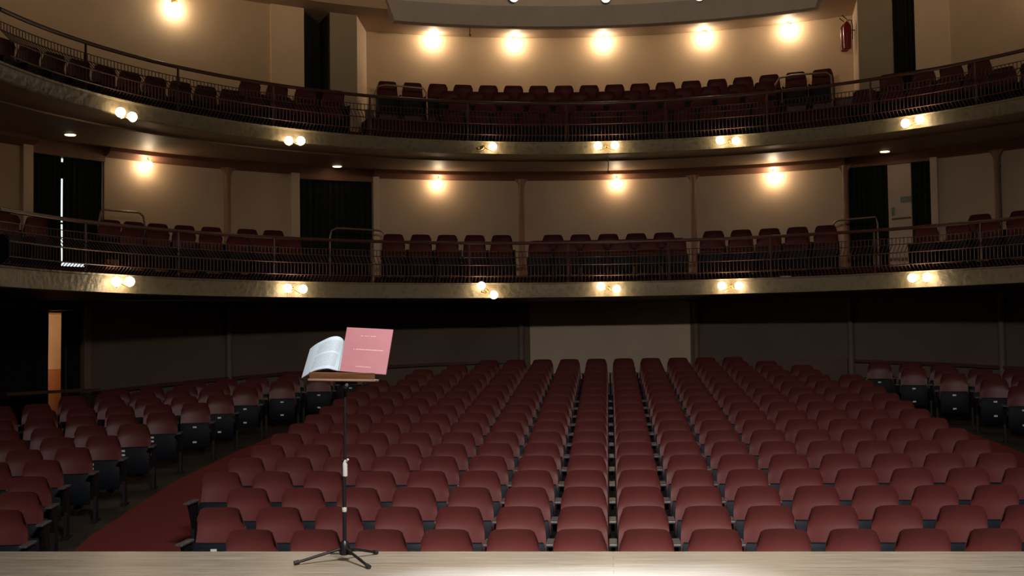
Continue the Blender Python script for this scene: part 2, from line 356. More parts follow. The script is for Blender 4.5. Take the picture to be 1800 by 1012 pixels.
struct(MB().revolve(rect(10.55, 12.6, 8.16, 8.34), -120, 120).build('ceiling_rear', M['ceil'], smooth=True), 'brown plaster ceiling over the upper balcony', 'ceiling')
struct(MB().revolve(rect(0.05, 11.4, 9.0, 9.2), -180, 180, 4).build('ceiling', M['dsoffit']), 'dark ceiling over the hall', 'ceiling')
t = MB().revolve([(10.42, 7.9), (10.66, 7.9), (10.66, 8.33), (10.42, 8.33)], -25.0, 23.0, 1)
for s, a in ((-1, -25.0), (1, 23.0)):                   # slanted ends of the band
    e = a + s * .9
    vs = [pol(10.42, a, 7.9), pol(10.66, a, 7.9), pol(10.66, a, 8.33), pol(10.42, a, 8.33), pol(10.42, e, 8.33), pol(10.66, e, 8.33)]
    t.add(vs, [(0, 1, 2, 3), (0, 3, 4), (1, 5, 2), (0, 4, 5, 1), (3, 2, 5, 4)])
struct(t.build('trim_ceiling_band', M['band'], smooth=True), 'curved grey brown band hanging below the ceiling', 'ceiling band')
struct(MB().revolve(rect(10.56, 10.7, 8.33, 9.02), -30, 28, 1).build('trim_ceiling_drum', M['drum'], smooth=True), 'pinkish grey curved upstand over the ceiling band', 'ceiling band')

# ------------------------------------------------------------------ curtains
def curtain(p0, p1, z0, z1, name, label, mt='curtain', amp=.035, n=70, folds=9, ph=0):
    p0, p1 = Vector(p0), Vector(p1); d = p1 - p0; nr = Vector((-d.y, d.x)).normalized(); vs = []; fs = []
    rows = 7
    for j in range(rows + 1):
        v = j / rows
        for i in range(n + 1):
            u = i / n
            a = amp * (.45 + .55 * (1 - v)) * sin(2 * pi * folds * u + ph + .6 * sin(3 * v)) + amp * .3 * sin(2 * pi * folds * 2.3 * u + 1 + ph)
            q = p0 + d * u + nr * a; vs.append((q.x, q.y, z0 + (z1 - z0) * v))
    k = len(vs)
    vs += [(x - nr.x * .006, y - nr.y * .006, z) for x, y, z in vs]
    W_ = n + 1
    for j in range(rows):
        for i in range(n):
            q = (j * W_ + i, j * W_ + i + 1, (j + 1) * W_ + i + 1, (j + 1) * W_ + i)
            fs += [q, tuple(k + t for t in q[::-1])]
    edge = [i for i in range(W_)] + [j * W_ + n for j in range(1, rows + 1)] + [rows * W_ + i for i in range(n - 1, -1, -1)] + [j * W_ for j in range(rows - 1, 0, -1)]
    for a, c in zip(edge, edge[1:] + edge[:1]): fs.append((a, k + a, k + c, c))
    tag(MB().add(vs, fs).build(name, M[mt], smooth=True), label, 'curtain')
xy = lambda R, th: pol(R, th).to_2d()
curtain(xy(11.22, -62.85), xy(11.22, -59.62), 2.62, 4.68, 'door_curtain', 'dark curtain left of the bright slit on the lower balcony', folds=6)
curtain(xy(11.22, -59.36), xy(11.22, -56.95), 2.81, 4.68, 'door_curtain', 'dark curtain right of the bright slit, its hem lifted off the floor', folds=4)
curtain(xy(11.22, -56.95), xy(11.22, -55.45), 2.62, 4.68, 'door_curtain', 'dark curtain beside the tan wall right of the bright slit', folds=3)
curtain(xy(11.22, -34.7), xy(11.22, -26.68), 2.62, 4.68, 'door_curtain', 'wide dark curtain on the lower balcony behind the handrail', folds=11)
curtain(xy(11.22, 25.05), xy(11.22, 29.1), 2.62, 4.74, 'door_curtain', 'dark curtain left of the cream door on the lower balcony', folds=7)
curtain(xy(11.22, 31.45), xy(11.22, 33.5), 2.62, 4.74, 'door_curtain', 'narrow dark curtain right of the cream door on the lower balcony', folds=4)
curtain(xy(11.26, -34.0), xy(12.30, -30.2), 5.42, 8.15, 'door_curtain', 'tall dark curtain left of the pier on the upper balcony', folds=6)
curtain(xy(11.30, 29.9), xy(11.32, 32.4), 5.42, 8.6, 'door_curtain', 'tall dark curtain right of the pier on the upper balcony', folds=5)
curtain(xy(11.22, -66.4), xy(11.24, -63.05), floor_z(19.3) + .03, 2.0, 'door_curtain', 'leftmost black curtain of the stalls doorway', 'curtain2', folds=5)
curtain(xy(11.22, -63.2), xy(11.22, -60.85), floor_z(19.6) + .03, 2.0, 'door_curtain', 'black curtain left of the lit corridor in the stalls doorway', 'curtain2', folds=5)
curtain(xy(11.22, -59.50), xy(11.24, -57.3), floor_z(20.2) + .03, 2.0, 'door_curtain', 'black curtain right of the lit corridor in the stalls doorway', 'curtain2', folds=4)
# daylight in the slit between the two curtains: a glazed exit door behind them, and its sill
d = MB().revolve(rect(11.42, 11.46, 2.60, 4.7), -62.0, -56.0).build('window_1', M['day']); struct(d, 'bright daylight door behind the left lower balcony curtains', 'window')
struct(MB().revolve(rect(11.36, 11.40, 4.31, 4.60), -62.8, -56).build('trim_transom', M['curtain2']), 'dark transom across the bright slit', 'trim')
struct(MB().revolve(rect(11.36, 11.40, 3.50, 3.53), -62.8, -56).build('trim_crossbar', M['curtain2']), 'thin dark crossbar on the bright slit', 'trim')
struct(MB().revolve(rect(11.30, 11.40, 2.58, 2.755), -62.8, -55.5).build('trim_sill', M['curtain2']), 'dark door sill under the bright slit', 'trim')
# corridor behind the stalls doorway
o = MB().revolve(rect(12.3, 12.4, .93, 1.93), -66, -54).build('wall_corridor', M['corr'], smooth=True); struct(o, 'lit tan corridor wall seen through the stalls doorway', 'wall')
MB().revolve(rect(12.28, 12.4, -.6, .93), -66, -54).build('dado', M['corrd'], o, smooth=True)
struct(MB().revolve(rect(11.36, 12.4, 1.93, 2.0), -66, -54).build('ceiling_corridor', M['corrd']), 'brown corridor ceiling behind the stalls doorway', 'ceiling')
struct(MB().revolve(rect(11.36, 12.4, -.6, -.3), -66, -54).build('floor_corridor', M['corrd']), 'brown corridor floor behind the stalls doorway', 'floor')
p = pol(11.75, -63.2, 1.78)
tag(MB().sphere(p, .06).build('corridor_lamp', M['corrlamp'], smooth=True), 'small glowing lamp in the corridor behind the stalls doorway', 'lamp')

# cream door on the lower balcony
o = MB().revolve(rect(11.18, 11.24, 2.60, 4.72), 29.1, 31.45).build('door_1', M['door']); struct(o, 'cream exit door between two curtains on the lower balcony', 'door')
MB().tube([pol(11.12, 29.5, 3.63), pol(11.12, 31.4, 3.64)], .016).build('push_bar', M['tube'], o, smooth=True)
for th in (29.55, 31.3): MB().tube([pol(11.19, th, 3.635), pol(11.12, th, 3.635)], .014).build('bracket', M['tube'], o)
MB().revolve(rect(11.165, 11.185, 3.70, 3.86), 29.42, 29.72).build('lock_plate', M['sign'], o)
MB().revolve(rect(11.165, 11.185, 3.95, 4.06), 30.35, 31.42).build('sign', M['sign'], o)
# glass screen with rail in front of the left stalls doorway
t = empty('glass_screen', pol(10.75, -62, floor_z(19.3)), 0, 'low glass screen with dark rail before the left stalls doorway', 'screen')
def rel(parent, o):                                     # keep the world position of a mesh built in world space
    o.location = -Vector(parent.location); o.parent = parent; return o
o = MB().revolve(rect(10.73, 10.75, .05 - .42, .56), -67, -57.2).build('glass_panel', M['glass']); rel(t, o)
o = MB().revolve(rect(10.71, 10.77, .56, .61), -67, -57.2).build('top_rail', M['rail']); rel(t, o)

# ------------------------------------------------------------------ balcony railings
def baluster_mesh():
    b = MB(); b.tube([(0, 0, 0), (0, .0, .02), (0, -.12, .13), (0, -.125, .17), (0, -.125, .30), (0, -.12, .335), (0, .02, .48), (0, .025, .52), (0, .025, .60)],
                     [.008, .008, .0065, .0065, .0065, .0065, .0065, .0065, .0065], 6)
    b.sphere((0, -.03, .045), .014, 8, 6)
    return b.mesh('baluster', M['iron'], True)
BAL = baluster_mesh()
def railing(z0, level):
    edges = [-86.1 + 13.3 * k for k in range(12)]
    for i in range(len(edges) - 1):
        a, c = edges[i], edges[i + 1]; mid = (a + c) / 2; loc = pol(8.09, mid, z0)
        t = empty('balcony_railing', loc, 0, '%s section from the left of the bellied iron railing along the %s balcony front' % (nth(i + 1), level), 'railing', 'railing sections of the %s balcony' % level)
        step = lambda R, dz, r, nm, mt, n=8: rel(t, MB().tube([pol(R, a + (c - a) * k / 8, z0 + dz) for k in range(9)], r, n).build(nm, M[mt], smooth=True))
        step(8.115, .76, .030, 'top_rail', 'rail', 10)
        step(7.965, .13, .010, 'cross_rail', 'iron', 6); step(7.965, .335, .011, 'cross_rail', 'iron', 6); step(8.113, .49, .009, 'cross_rail', 'iron', 6); step(8.115, .60, .007, 'cross_rail', 'iron', 6)
        p = pol(8.115, c, z0); rel(t, MB().tube([p, p + Vector((0, 0, .77))], .02, 8).build('post', M['iron'], smooth=True))
        n = 27
        for k in range(n):
            th = a + (c - a) * (k + .5) / n; q = put('baluster', BAL, t, pol(8.09, th, z0) - loc, -math.radians(th))
railing(2.40, 'lower'); railing(5.05, 'upper')

def handrail(pts, label):
    P = [pol(*p) for p in pts]; base = Vector((P[0].x, P[0].y, P[0].z))
    # round the bends a little
    Q = [P[0]]
    for a, b_, c in zip(P, P[1:], P[2:]): Q += [b_.lerp(a, .18), b_, b_.lerp(c, .18)] if False else [b_]
    Q.append(P[-1])
    tag(MB().tube(Q, .020, 8).build('guard_rail', M['tube'], smooth=True), label, 'handrail', 'bent tube guard rails')
handrail([(11.1, -26.41, 6.0), (11.1, -26.41, 6.5), (11.1, -26.02, 6.67), (11.1, -25.2, 6.71), (11.1, -20.95, 6.68), (11.1, -20.62, 6.58), (11.1, -20.55, 6.0)], 'bent steel guard rail before the left end of the top seat row')
handrail([(11.1, 17.7, 6.0), (11.1, 17.75, 6.55), (11.1, 18.26, 6.70), (11.1, 19.64, 6.73), (11.1, 23.22, 6.71), (11.1, 23.68, 6.63), (11.1, 23.78, 6.0)], 'bent steel guard rail before the right end of the top seat row')
handrail([(10.5, -58.27, 2.6), (10.5, -58.27, 3.44), (10.5, -58.03, 3.66), (10.5, -57.66, 3.71), (10.5, -53.81, 3.71), (10.5, -53.37, 3.65), (10.5, -53.19, 3.47), (10.5, -53.15, 2.6)], 'bent steel guard rail right of the bright curtain slit')
handrail([(10.5, -32.55, 2.6), (10.5, -32.52, 3.42), (10.5, -32.32, 3.57), (10.5, -31.74, 3.62), (10.5, -27.66, 3.60), (10.5, -26.81, 3.59), (10.5, -26.36, 3.54), (10.5, -26.24, 2.6)], 'bent steel guard rail before the wide lower balcony curtain')
handrail([(10.5, 24.2, 2.6), (10.5, 24.2, 3.42), (10.5, 24.34, 3.56), (10.5, 24.78, 3.61), (10.5, 28.8, 3.63), (10.5, 29.0, 3.5), (10.5, 29.0, 2.6)], 'bent steel guard rail left of the cream door')
struct(MB().revolve(rect(11.75, 11.80, 5.98, 6.30), -26.5, 25.4, 1).build('trim_kickboard', M['dado']), 'dark kick board behind the top row of seats', 'trim')
p = pol(8.6, -31.4, 2.41); tag(MB().tube([p, p + Vector((0, 0, .66))], .028, 10).build('aisle_post', M['tube'], smooth=True), 'pale upright post at the lower balcony aisle left of centre', 'post')

# ------------------------------------------------------------------ seats
def shell_mesh(name, mt, W=.232, H=.475, z0=.40, nu=14, nv=10, r=.09):
    """moulded backrest: rounded top corners, dished, reclined, lip rolled forward at the top"""
    b = MB(); front = []; back = []
    for j in range(nv + 1):
        v = j / nv
        for i in range(nu + 1):
            u = -1 + 2 * i / nu
            hw = W - .020 * v * v
            e = max(0, (abs(u) - .68) / .32)
            top = H - r * (1 - math.sqrt(max(0, 1 - e * e))) + .010 * (1 - u * u)
            eb = max(0, (abs(u) - .8) / .2); bot = .03 * (1 - math.sqrt(max(0, 1 - eb * eb)))
            z = z0 + bot + (top - bot) * v
            y = .105 * v - .035 * u * u * (.6 + .4 * v) - .075 * (max(0, v - .64) / .36) ** 1.7
            front.append(Vector((u * hw, y, z))); back.append(Vector((u * hw, y + .026, z - .004)))
    W_ = nu + 1; k = len(front); fs = []
    for j in range(nv):
        for i in range(nu):
            q = (j * W_ + i, j * W_ + i + 1, (j + 1) * W_ + i + 1, (j + 1) * W_ + i); fs += [q, tuple(k + t for t in q[::-1])]
    edge = [i for i in range(W_)] + [j * W_ + nu for j in range(1, nv + 1)] + [nv * W_ + i for i in range(nu - 1, -1, -1)] + [j * W_ for j in range(nv - 1, 0, -1)]
    for a, c in zip(edge, edge[1:] + edge[:1]): fs.append((a, k + a, k + c, c))
    me = b.add(front + back, fs).mesh(name, mt, True); me.set_sharp_from_angle(angle=math.radians(75)); return me
def pan_mesh(name, mt):
    """seat pan tipped up against the backrest, its underside to the stage"""
    vs = []; fs = []; prof = []
    W = .225
    rows = [(-.060, .20, .92), (-.085, .24, 1), (-.105, .38, 1), (-.095, .52, 1), (-.080, .565, .96), (-.055, .575, .9), (-.02, .56, .94), (-.015, .40, 1), (-.02, .23, .96)]
    us = [-1, -.9, -.5, 0, .5, .9, 1]
    for (y, z, s) in rows:
        for u in us:
            vs.append((u * W * s, y + .012 * max(0, abs(u) - .85) / .15 * (1 if y < -.05 else -1), z))
    n = len(us); m = len(rows)
    for j in range(m):
        for i in range(n - 1): fs.append((j * n + i, j * n + i + 1, ((j + 1) % m) * n + i + 1, ((j + 1) % m) * n + i))
    fs += [tuple(j * n for j in range(m)), tuple(j * n + n - 1 for j in range(m))[::-1]]
    return MB().add(vs, fs).mesh(name, mt, True)
def arm_mesh(): return MB().box(-.036, .036, -.30, .02, .575, .60).mesh('armrest', M['arm'], False, .008)
def leg_mesh():
    b = MB(); b.prism([(-.015, -.17), (.015, -.17), (.015, .01), (-.015, .01)], .30, .58)
    b = MB().add([(-.016, -.13, 0), (.016, -.13, 0), (.016, .03, 0), (-.016, .03, 0), (-.016, -.09, .30), (.016, -.09, .30), (.016, .02, .30), (-.016, .02, .30),
                  (-.016, -.22, .576), (.016, -.22, .576), (.016, .02, .576), (-.016, .02, .576)],
                 [(3, 2, 1, 0)] + [(i + a, i + (a + 1) % 4, i + 4 + (a + 1) % 4, i + 4 + a) for i in (0, 4) for a in range(4)] + [(8, 9, 10, 11)])
    b.box(-.04, .04, -.17, .07, -.02, .02)
    return b.mesh('leg', M['frame'], False)
def frame_mesh():
    b = MB()
    for s in (-1, 1): b.box(s * .262 - .013, s * .262 + .013, -.20, .03, -.01, .58)
    return b.mesh('side_frame', M['frame'])
def plate_mesh(): return MB().box(-.028, .028, -.112, -.100, 0, .026).mesh('number_plate', M['plate'], False)
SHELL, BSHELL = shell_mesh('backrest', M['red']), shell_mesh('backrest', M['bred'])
PAN, ARM, LEG, PLATE = pan_mesh('seat', M['navy']), arm_mesh(), leg_mesh(), plate_mesh()
BFR = MB().box(-.012, .012, -.20, .03, -.01, .56).mesh('leg', M['frame'])
ax = (.285, .2769)
def stalls_seat(x, y, z, rz, label, group, first=False, plates=None, last=False, pitch=.55):
    t = empty('stalls_chair', (x, y, z), rz, label, 'seat', group)
    put('backrest', SHELL, t); put('seat', PAN, t)
    put('armrest', ARM, t, (pitch / 2, 0, 0)); put('leg', LEG, t, (pitch / 2, 0, 0))
    if first: put('armrest', ARM, t, (-pitch / 2, 0, 0)); put('leg', LEG, t, (-pitch / 2, 0, 0))
    if plates:
        for px, pz in plates: put('number_plate', PLATE, t, (px, 0, pz))
    return t
# middle block: eighteen straight rows, aisles either side
spec = {1: 12, 2: 14, 3: 14, 15: 14, 16: 14, 17: 12, 18: 10}
rest = []
for r in range(1, 19):
    n = spec.get(r, 16); y = 9.87 + .855 * (r - 1); z = floor_z(y)
    for k in range(n):
        x = (k - (n - 1) / 2) * .55
        if 14 <= r <= 17 and not (k in (0, 1, n - 2, n - 1)): rest.append((x, y, z)); continue
        row = 'front row' if r == 1 else 'back row' if r == 18 else nth(r) + ' row'
        stalls_seat(x, y, z, 0, 'red tip-up seat, %s from left in the %s of the middle block' % (nth(k + 1), row),
                    'red seats of the middle stalls block', k == 0, [(-.02, .50)] if (k == 0 and r < 14) else None)
sb = MB()
shv = [v.co.copy() for v in SHELL.vertices]; shf = [tuple(p.vertices) for p in SHELL.polygons]
for x, y, z in rest: sb.add([v + Vector((x, y, z)) for v in shv], shf)
o = sb.build('distant_seats', M['red'], smooth=True); tag(o, 'mass of red seat backs in the rear rows of the middle block', 'seats', None, 'stuff')
pb = MB(); pv = [v.co.copy() for v in PAN.vertices]; pf = [tuple(p.vertices) for p in PAN.polygons]
lv = [v.co.copy() for v in LEG.vertices]; lf = [tuple(p.vertices) for p in LEG.polygons]
for x, y, z in rest:
    pb.add([v + Vector((x, y, z)) for v in pv], pf); pb.add([v + Vector((x + .275, y, z)) for v in lv], lf)
o2 = pb.build('seat_bases', M['navy'], o)
# side blocks: rows that fan towards the stage
fan = [(10.64, 5.60), (11.45, 5.85), (12.23, 6.14), (13.21, 6.47), (14.05, 6.50), (14.96, 6.52), (15.95, 6.52), (17.08, 6.56), (18.13, 6.42), (19.12, 6.36), (20.13, 6.25), (21.01, 5.85), (21.96, 5.42), (23.0, 5.05)]
CAMROW = [Vector((0.996587, 0.081296, -0.014316)), Vector((0.017761, -0.041816, 0.998967)), Vector((-0.080613, 0.995812, 0.043117))]
def in_frame(p, m=.03):                                  # leave out seats that lie wholly outside the photograph
    d = p - Vector((0, 0, 1.35)); q = [a.dot(d) for a in CAMROW]
    return abs(q[0] / q[2]) < 900 / 2100 + m
for s, side in ((-1, 'left'), (1, 'right')):
    for r, (y, x) in enumerate(fan):
        if side == 'right' and r < 2: continue
        a0 = math.radians(10 + 5 * r / 13); rho = 13.0
        cx_, cy_ = x - rho * sin(a0), y - rho * cos(a0)
        k = 0
        for i in range(9):
            al = a0 + i * .56 / rho
            px, py = cx_ + rho * sin(al), cy_ + rho * cos(al)
            if math.hypot(px - abs(CX), py - CY) > 10.2 and py > CY: break
            P = Vector((s * px, py, floor_z(py)))
            if not in_frame(P + Vector((0, 0, .7)), .02): break
            k += 1
            row = 'front row' if r == 0 else 'back row' if r == 13 else nth(r + 1) + ' row'
            plates = [(-.12, .515), (-.12, .46), (-.12, .27)] if i == 0 else None
            if r >= 8 and i == 0: plates = [(0, .50), (0, .27)]
            stalls_seat(P.x, P.y, P.z, -s * al, 'red tip-up seat, %s from the aisle in the %s of the %s block' % (nth(k), row, side),
                        'red seats of the %s stalls block' % side, True if i == 0 else False, plates, pitch=.56)

def balcony_seat(R, th, z, label, group):
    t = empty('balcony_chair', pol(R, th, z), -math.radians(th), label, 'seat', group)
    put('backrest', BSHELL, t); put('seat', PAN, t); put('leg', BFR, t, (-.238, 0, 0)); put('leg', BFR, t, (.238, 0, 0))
def spread(a, c, n): return [a + (c - a) * (k + .5) / n for k in range(n)]
LF = [-75.4, -71.9] + spread(-61.7, -38.7, 7) + spread(-29.1, -12.4, 5) + spread(-11.0, 9.0, 6) + spread(10.0, 27.0, 5) + [37.0] + [40.6, 44.0] + [47.4, 50.8, 54.2]
L2 = [-74.5, -71.3, -58.85, -56.2, -53.46, -50.4, -47.31, -43.15, -40.11, -26.02, -22.8, -19.7, -16.45, -13.27, -7.23, -4.0, -.75, 2.5, 5.73, 11.43, 14.6, 17.8, 20.95, 24.1, 40.78, 45.11, 48.3, 51.5]
UF = [-85.5 + 3.15 * k for k in range(17)] + spread(-21.5, 20.0, 13) + [30.3 + 3.2 * k for k in range(9)]
U2 = [-42.74, -39.54, -36.2, -32.9] + spread(-19.6, 18.2, 12) + [31.68, 35.21, 38.2, 41.18]
U2B = spread(-19.9, 18.4, 13)
U3 = [-24.44 + 2.75 * k for k in range(18)]
for ths, R, z, row, lv in ((LF, 9.15, 2.41, 'front', 'lower'), (L2, 10.0, 2.60, 'rear', 'lower'), (UF, 9.15, 4.98, 'front', 'upper'), (U2, 10.0, 5.40, 'second', 'upper'), (U2B, 10.72, 5.69, 'third', 'upper'), (U3, 11.5, 6.0, 'top', 'upper')):
    for k, th in enumerate(ths):
        balcony_seat(R, th, z, 'maroon seat, %s from left in the %s row of the %s balcony' % (nth(k + 1), row, lv), '%s row seats of the %s balcony' % (row, lv))

# ------------------------------------------------------------------ lamps
def globe_lamp(R, th, z, mt, label, group, r=.075):
    t = empty('wall_globe_lamp', pol(R, th, z), -math.radians(th), label, 'lamp', group)
    MB().sphere((0, 0, 0), r, 20, 12).build('globe', M[mt], t, smooth=True)
    MB().lathe([(.05, 0), (.055, .012), (.03, .03), (.018, .04)], 14, Matrix.Translation((0, .15, r + .05)) @ Matrix.Rotation(pi / 2, 4, 'X')).build('wall_plate', M['brass'], t, smooth=True)
    MB().tube([(0, .13, r + .05), (0, .05, r + .055), (0, 0, r + .035), (0, 0, r - .005)], .010, 8).build('bracket', M['brass'], t, smooth=True)
names = ['on the balcony wall right of the bright slit', 'on the balcony wall right of the wide curtain', 'in the middle bay of the lower balcony wall', 'on the balcony wall left of the cream door']
for (th, mt), nm in zip(((-51.27, 'glow_low'), (-19.5, 'glow_low'), (.36, 'glow_low'), (17.42, 'glow_lowbright')), names):
    globe_lamp(10.99, th, 4.665, mt, 'glowing globe lamp ' + nm, 'globe lamps on the lower balcony wall')
globe_lamp(11.04, -47.99, 7.75, 'glow_up', 'glowing globe lamp high on the curved left wall', None)
globe_lamp(11.04, 47.3, 7.85, 'glow_up', 'added unseen globe lamp high on the curved right wall', None)  # out-of-view globe added to lift the dim upper walls
globe_lamp(11.04, -74.0, 7.85, 'glow_up', 'added unseen globe lamp high at the far left end of the curved wall', None)  # another added globe beyond the view, brightening the left upper wall
for k, (th, z) in enumerate(((-18.67, 8.05), (-10.07, 8.03), (-.78, 8.03), (9.69, 8.02), (18.26, 8.02))):
    globe_lamp(12.2, th, z, 'glow_up', 'bright globe lamp, %s from left on the rear wall of the upper balcony' % nth(k + 1), 'globe lamps on the upper rear wall')
def pair(p, label, group):
    """two globes on a forked brass bracket on the balcony front; p = [(theta, z), ...]"""
    mid = (sum(q[0] for q in p) / len(p), sum(q[1] for q in p) / len(p))
    if len(p) == 1: mid = (p[0][0] - 1.05, p[0][1])
    loc = pol(7.95, *mid); t = empty('balcony_globe_lamp', loc, 0, label, 'lamp', group)
    rel(t, MB().lathe([(.035, 0), (.03, .02), (.012, .035)], 12, Matrix.Translation(pol(7.95, *mid)) @ Matrix.Rotation(-math.radians(mid[0]), 4, 'Z') @ Matrix.Rotation(pi / 2, 4, 'X')).build('wall_plate', M['brass'], smooth=True))
    arms = list(p) if len(p) == 2 else list(p) + [(p[0][0] - 2.1, p[0][1] - .02)]
    for j, (th, z) in enumerate(arms):
        rel(t, MB().tube([pol(7.93, *mid), pol(7.86, mid[0] * .7 + th * .3, mid[1] - .05), pol(7.84, th, mid[1] * .3 + z * .7 - .09), pol(7.84, th, z - .06)], .009, 8).build('arm', M['brass'], smooth=True))
        if j < len(p): rel(t, MB().sphere(pol(7.84, th, z), .074, 20, 12).build('globe', M['glow_fascia'], smooth=True))
        else: rel(t, MB().lathe([(.01, -.05), (.03, -.03), (.035, -.01)], 12, Matrix.Translation(pol(7.84, th, z))).build('lamp_holder', M['brass'], smooth=True))
up = [[(-69.75, 4.82), (-68.0, 4.79)], [(-45.21, 4.81), (-43.5, 4.83)], [(-16.61, 4.94)], [(-2.16, 4.95), (.17, 4.95)], [(14.38, 4.95), (16.5, 4.92)], [(38.82, 4.91), (40.67, 4.94)]]
lo = [[(-70.36, 2.29), (-68.39, 2.30)], [(-45.5, 2.28), (-43.33, 2.27)], [(-18.44, 2.35), (-16.74, 2.18)], [(-2.10, 2.32), (.05, 2.26)], [(14.18, 2.28), (16.45, 2.27)], [(39.13, 2.29), (41.03, 2.29)]]
for k, p in enumerate(up): pair(p, ('pair of glowing globes' if len(p) == 2 else 'single glowing globe on a forked bracket') + ', %s lamp from left on the upper balcony front' % nth(k + 1), 'globe lamps on the upper balcony front')
for k, p in enumerate(lo): pair(p, 'pair of glowing globes' + (' set aslant' if k == 2 else '') + ', %s lamp from left on the lower balcony front' % nth(k + 1), 'globe lamps on the lower balcony front')
for (R, th), nm in zip(((10.36, -61.9), (10.8, -31.1), (10.6, 29.8)), ('over the curtains with the bright slit', 'over the wide lower balcony curtain', 'over the cream door')):
    t = empty('downlight', pol(R, th, 4.915), 0, 'small recessed ceiling light ' + nm, 'ceiling light', 'ceiling downlights over the lower balcony')
    MB().lathe([(.10, -.012), (.115, -.006), (.115, 0)], 20).build('rim', M['brass'], t, smooth=True)
    MB().lathe([(.085, -.022), (.09, -.013)], 20).build('lens', M['glow_down'], t)
# theatre spotlights above the ceiling band
def spotlight(R, th, z, target, power, label):
    p = pol(R, th, z); d = (Vector(target) - p); q = d.to_track_quat('-Z', 'Y')
    t = bpy.data.objects.new('spotlight', None); COL.objects.link(t); t.location = p; t.rotation_mode = 'QUATERNION'; t.rotation_quaternion = q
    tag(t, label, 'spotlight', 'spotlights over the ceiling band')
    MB().lathe([(.06, .30), (.085, .26), (.09, .05), (.105, .0), (.105, -.05), (.095, -.05), (.09, -.005)], 20).build('housing', M['black'], t, smooth=True)
    MB().lathe([(.088, -.02), (.088, -.012)], 20).build('lens', M['lens'], t)
    MB().tube([(-.11, 0, .12), (-.12, .12, .12), (0, .30, .12), (.12, .12, .12), (.11, 0, .12)], .010, 6).build('yoke', M['black'], t)
    ld = bpy.data.lights.new('spotlight_beam', 'SPOT'); ld.energy = power; ld.spot_size = math.radians(7.5); ld.spot_blend = .8; ld.shadow_soft_size = .08; ld.color = (1, .97, .95)
    lo_ = bpy.data.objects.new('spotlight_beam', ld); COL.objects.link(lo_); lo_.parent = t; lo_.location = (0, 0, -.06)
for k, (th, z, tx) in enumerate(((-21.4, 8.50, -.5), (-11.24, 8.47, -.3), (-.52, 8.44, -.05), (10.26, 8.36, .2))):
    spotlight(10.25, th, z, (tx, 4.2, 0), 4600, 'bright theatre spotlight, %s from left above the curved ceiling band' % nth(k + 1))
# unseen pendant added to brighten the upper walls: an opaque bowl throwing light upwards
t = empty('added_uplighter', (CX, 13.0, 6.35), 0, 'added unseen bronze bowl uplighter high over the middle of the hall', 'lamp')
MB().lathe([(.02, -.16), (.16, -.13), (.27, -.05), (.30, .0), (.29, .0), (.26, -.045), (.15, -.115), (.02, -.14)], 24).build('bowl', M['brass'], t, smooth=True)
MB().tube([(0, 0, -.14), (0, 0, 2.65)], .012, 8).build('rod', M['brass'], t, smooth=True)
ld = bpy.data.lights.new('added_uplight', 'POINT'); ld.energy = 1250; ld.color = (1, .77, .50); ld.shadow_soft_size = .05
o = bpy.data.objects.new('added_uplight', ld); COL.objects.link(o); o.parent = t; o.location = (.06, 0, -.02)
# small fittings
for th, R, z0, z1, l in ((-.83, 7.96, 4.83, 4.46, 'thin dark cable hanging below the middle upper balcony lamps'), (-15.9, 10.9, 8.17, 7.80, 'short cable hanging from the ceiling behind the band')):
    p = pol(R, th, z0); tag(MB().tube([p, p + Vector((.01, 0, (z1 - z0) * .6)), p + Vector((.0, .0, z1 - z0)), p + Vector((.02, 0, z1 - z0 - .02)), p + Vector((.03, 0, z1 - z0 + .03))], .010, 6).build('hanging_cable', M['black'], smooth=True), l, 'cable')
p = pol(7.99, 22.38, 2.41); tag(MB().box(p.x - .09, p.x + .09, p.y - .02, p.y + .04, 2.41, 2.425).build('folded_paper', M['paper']), 'small white folded paper lying on the lower balcony edge', 'paper')
def extinguisher(x, y, z, label):
    t = empty('fire_extinguisher', (x, y, z), 0, label, 'fire extinguisher', 'fire extinguishers on the right pier')
    MB().lathe([(.06, 0), (.082, .015), (.085, .05), (.085, .46), (.07, .52), (.035, .56), (.03, .58)], 20).build('cylinder', M['ext'], t, smooth=True)
    MB().lathe([(.022, .575), (.024, .62), (.018, .64)], 10).build('valve', M['brass'], t, smooth=True)
    MB().tube([(0, 0, .63), (-.07, -.03, .68), (-.10, -.05, .70)], .010, 6).build('lever', M['black'], t)
    MB().tube([(.02, 0, .61), (.09, -.03, .60), (.105, -.04, .45), (.10, -.03, .2)], .011, 6).build('hose', M['rubber'], t, smooth=True)
    MB().tube([(.09, .0, .40), (.16, .02, .40)], .012, 6).build('wall_hook', M['black'], t)
extinguisher(5.01, 24.95, 7.24, 'dark red fire extinguisher hung on the right pier, nearer one')
extinguisher(5.03, 25.35, 7.29, 'dark red fire extinguisher hung on the right pier, farther one')

# ------------------------------------------------------------------ music stand and scores on the stage
SX, SY = -1.656, 7.343
t = empty('music_stand', (SX, SY, 0), 0, 'black tripod music stand with wooden desk near the stage edge', 'music stand')
MB().tube([(0, 0, .06), (0, 0, .62)], .0125, 12).build('pole', M['black'], t, smooth=True)
MB().tube([(.004, 0, .50), (.012, 0, 1.10)], .0085, 12).build('inner_pole', M['black'], t, smooth=True)
MB().lathe([(.010, .515), (.016, .52), (.016, .60), (.011, .62)], 14, Matrix.Translation((.006, 0, 0))).build('clutch', M['chrome'], t, smooth=True)
MB().tube([(.006, 0, .60), (.03, -.02, .625)], .007, 8).build('clutch_screw', M['chrome'], t, smooth=True)
MB().lathe([(.014, .30), (.0155, .303), (.0155, .325), (.014, .328)], 14).build('ring', M['chrome'], t, smooth=True)
MB().lathe([(.022, .035), (.034, .04), (.036, .07), (.024, .115), (.015, .125)], 16).build('hub', M['black'], t, smooth=True)
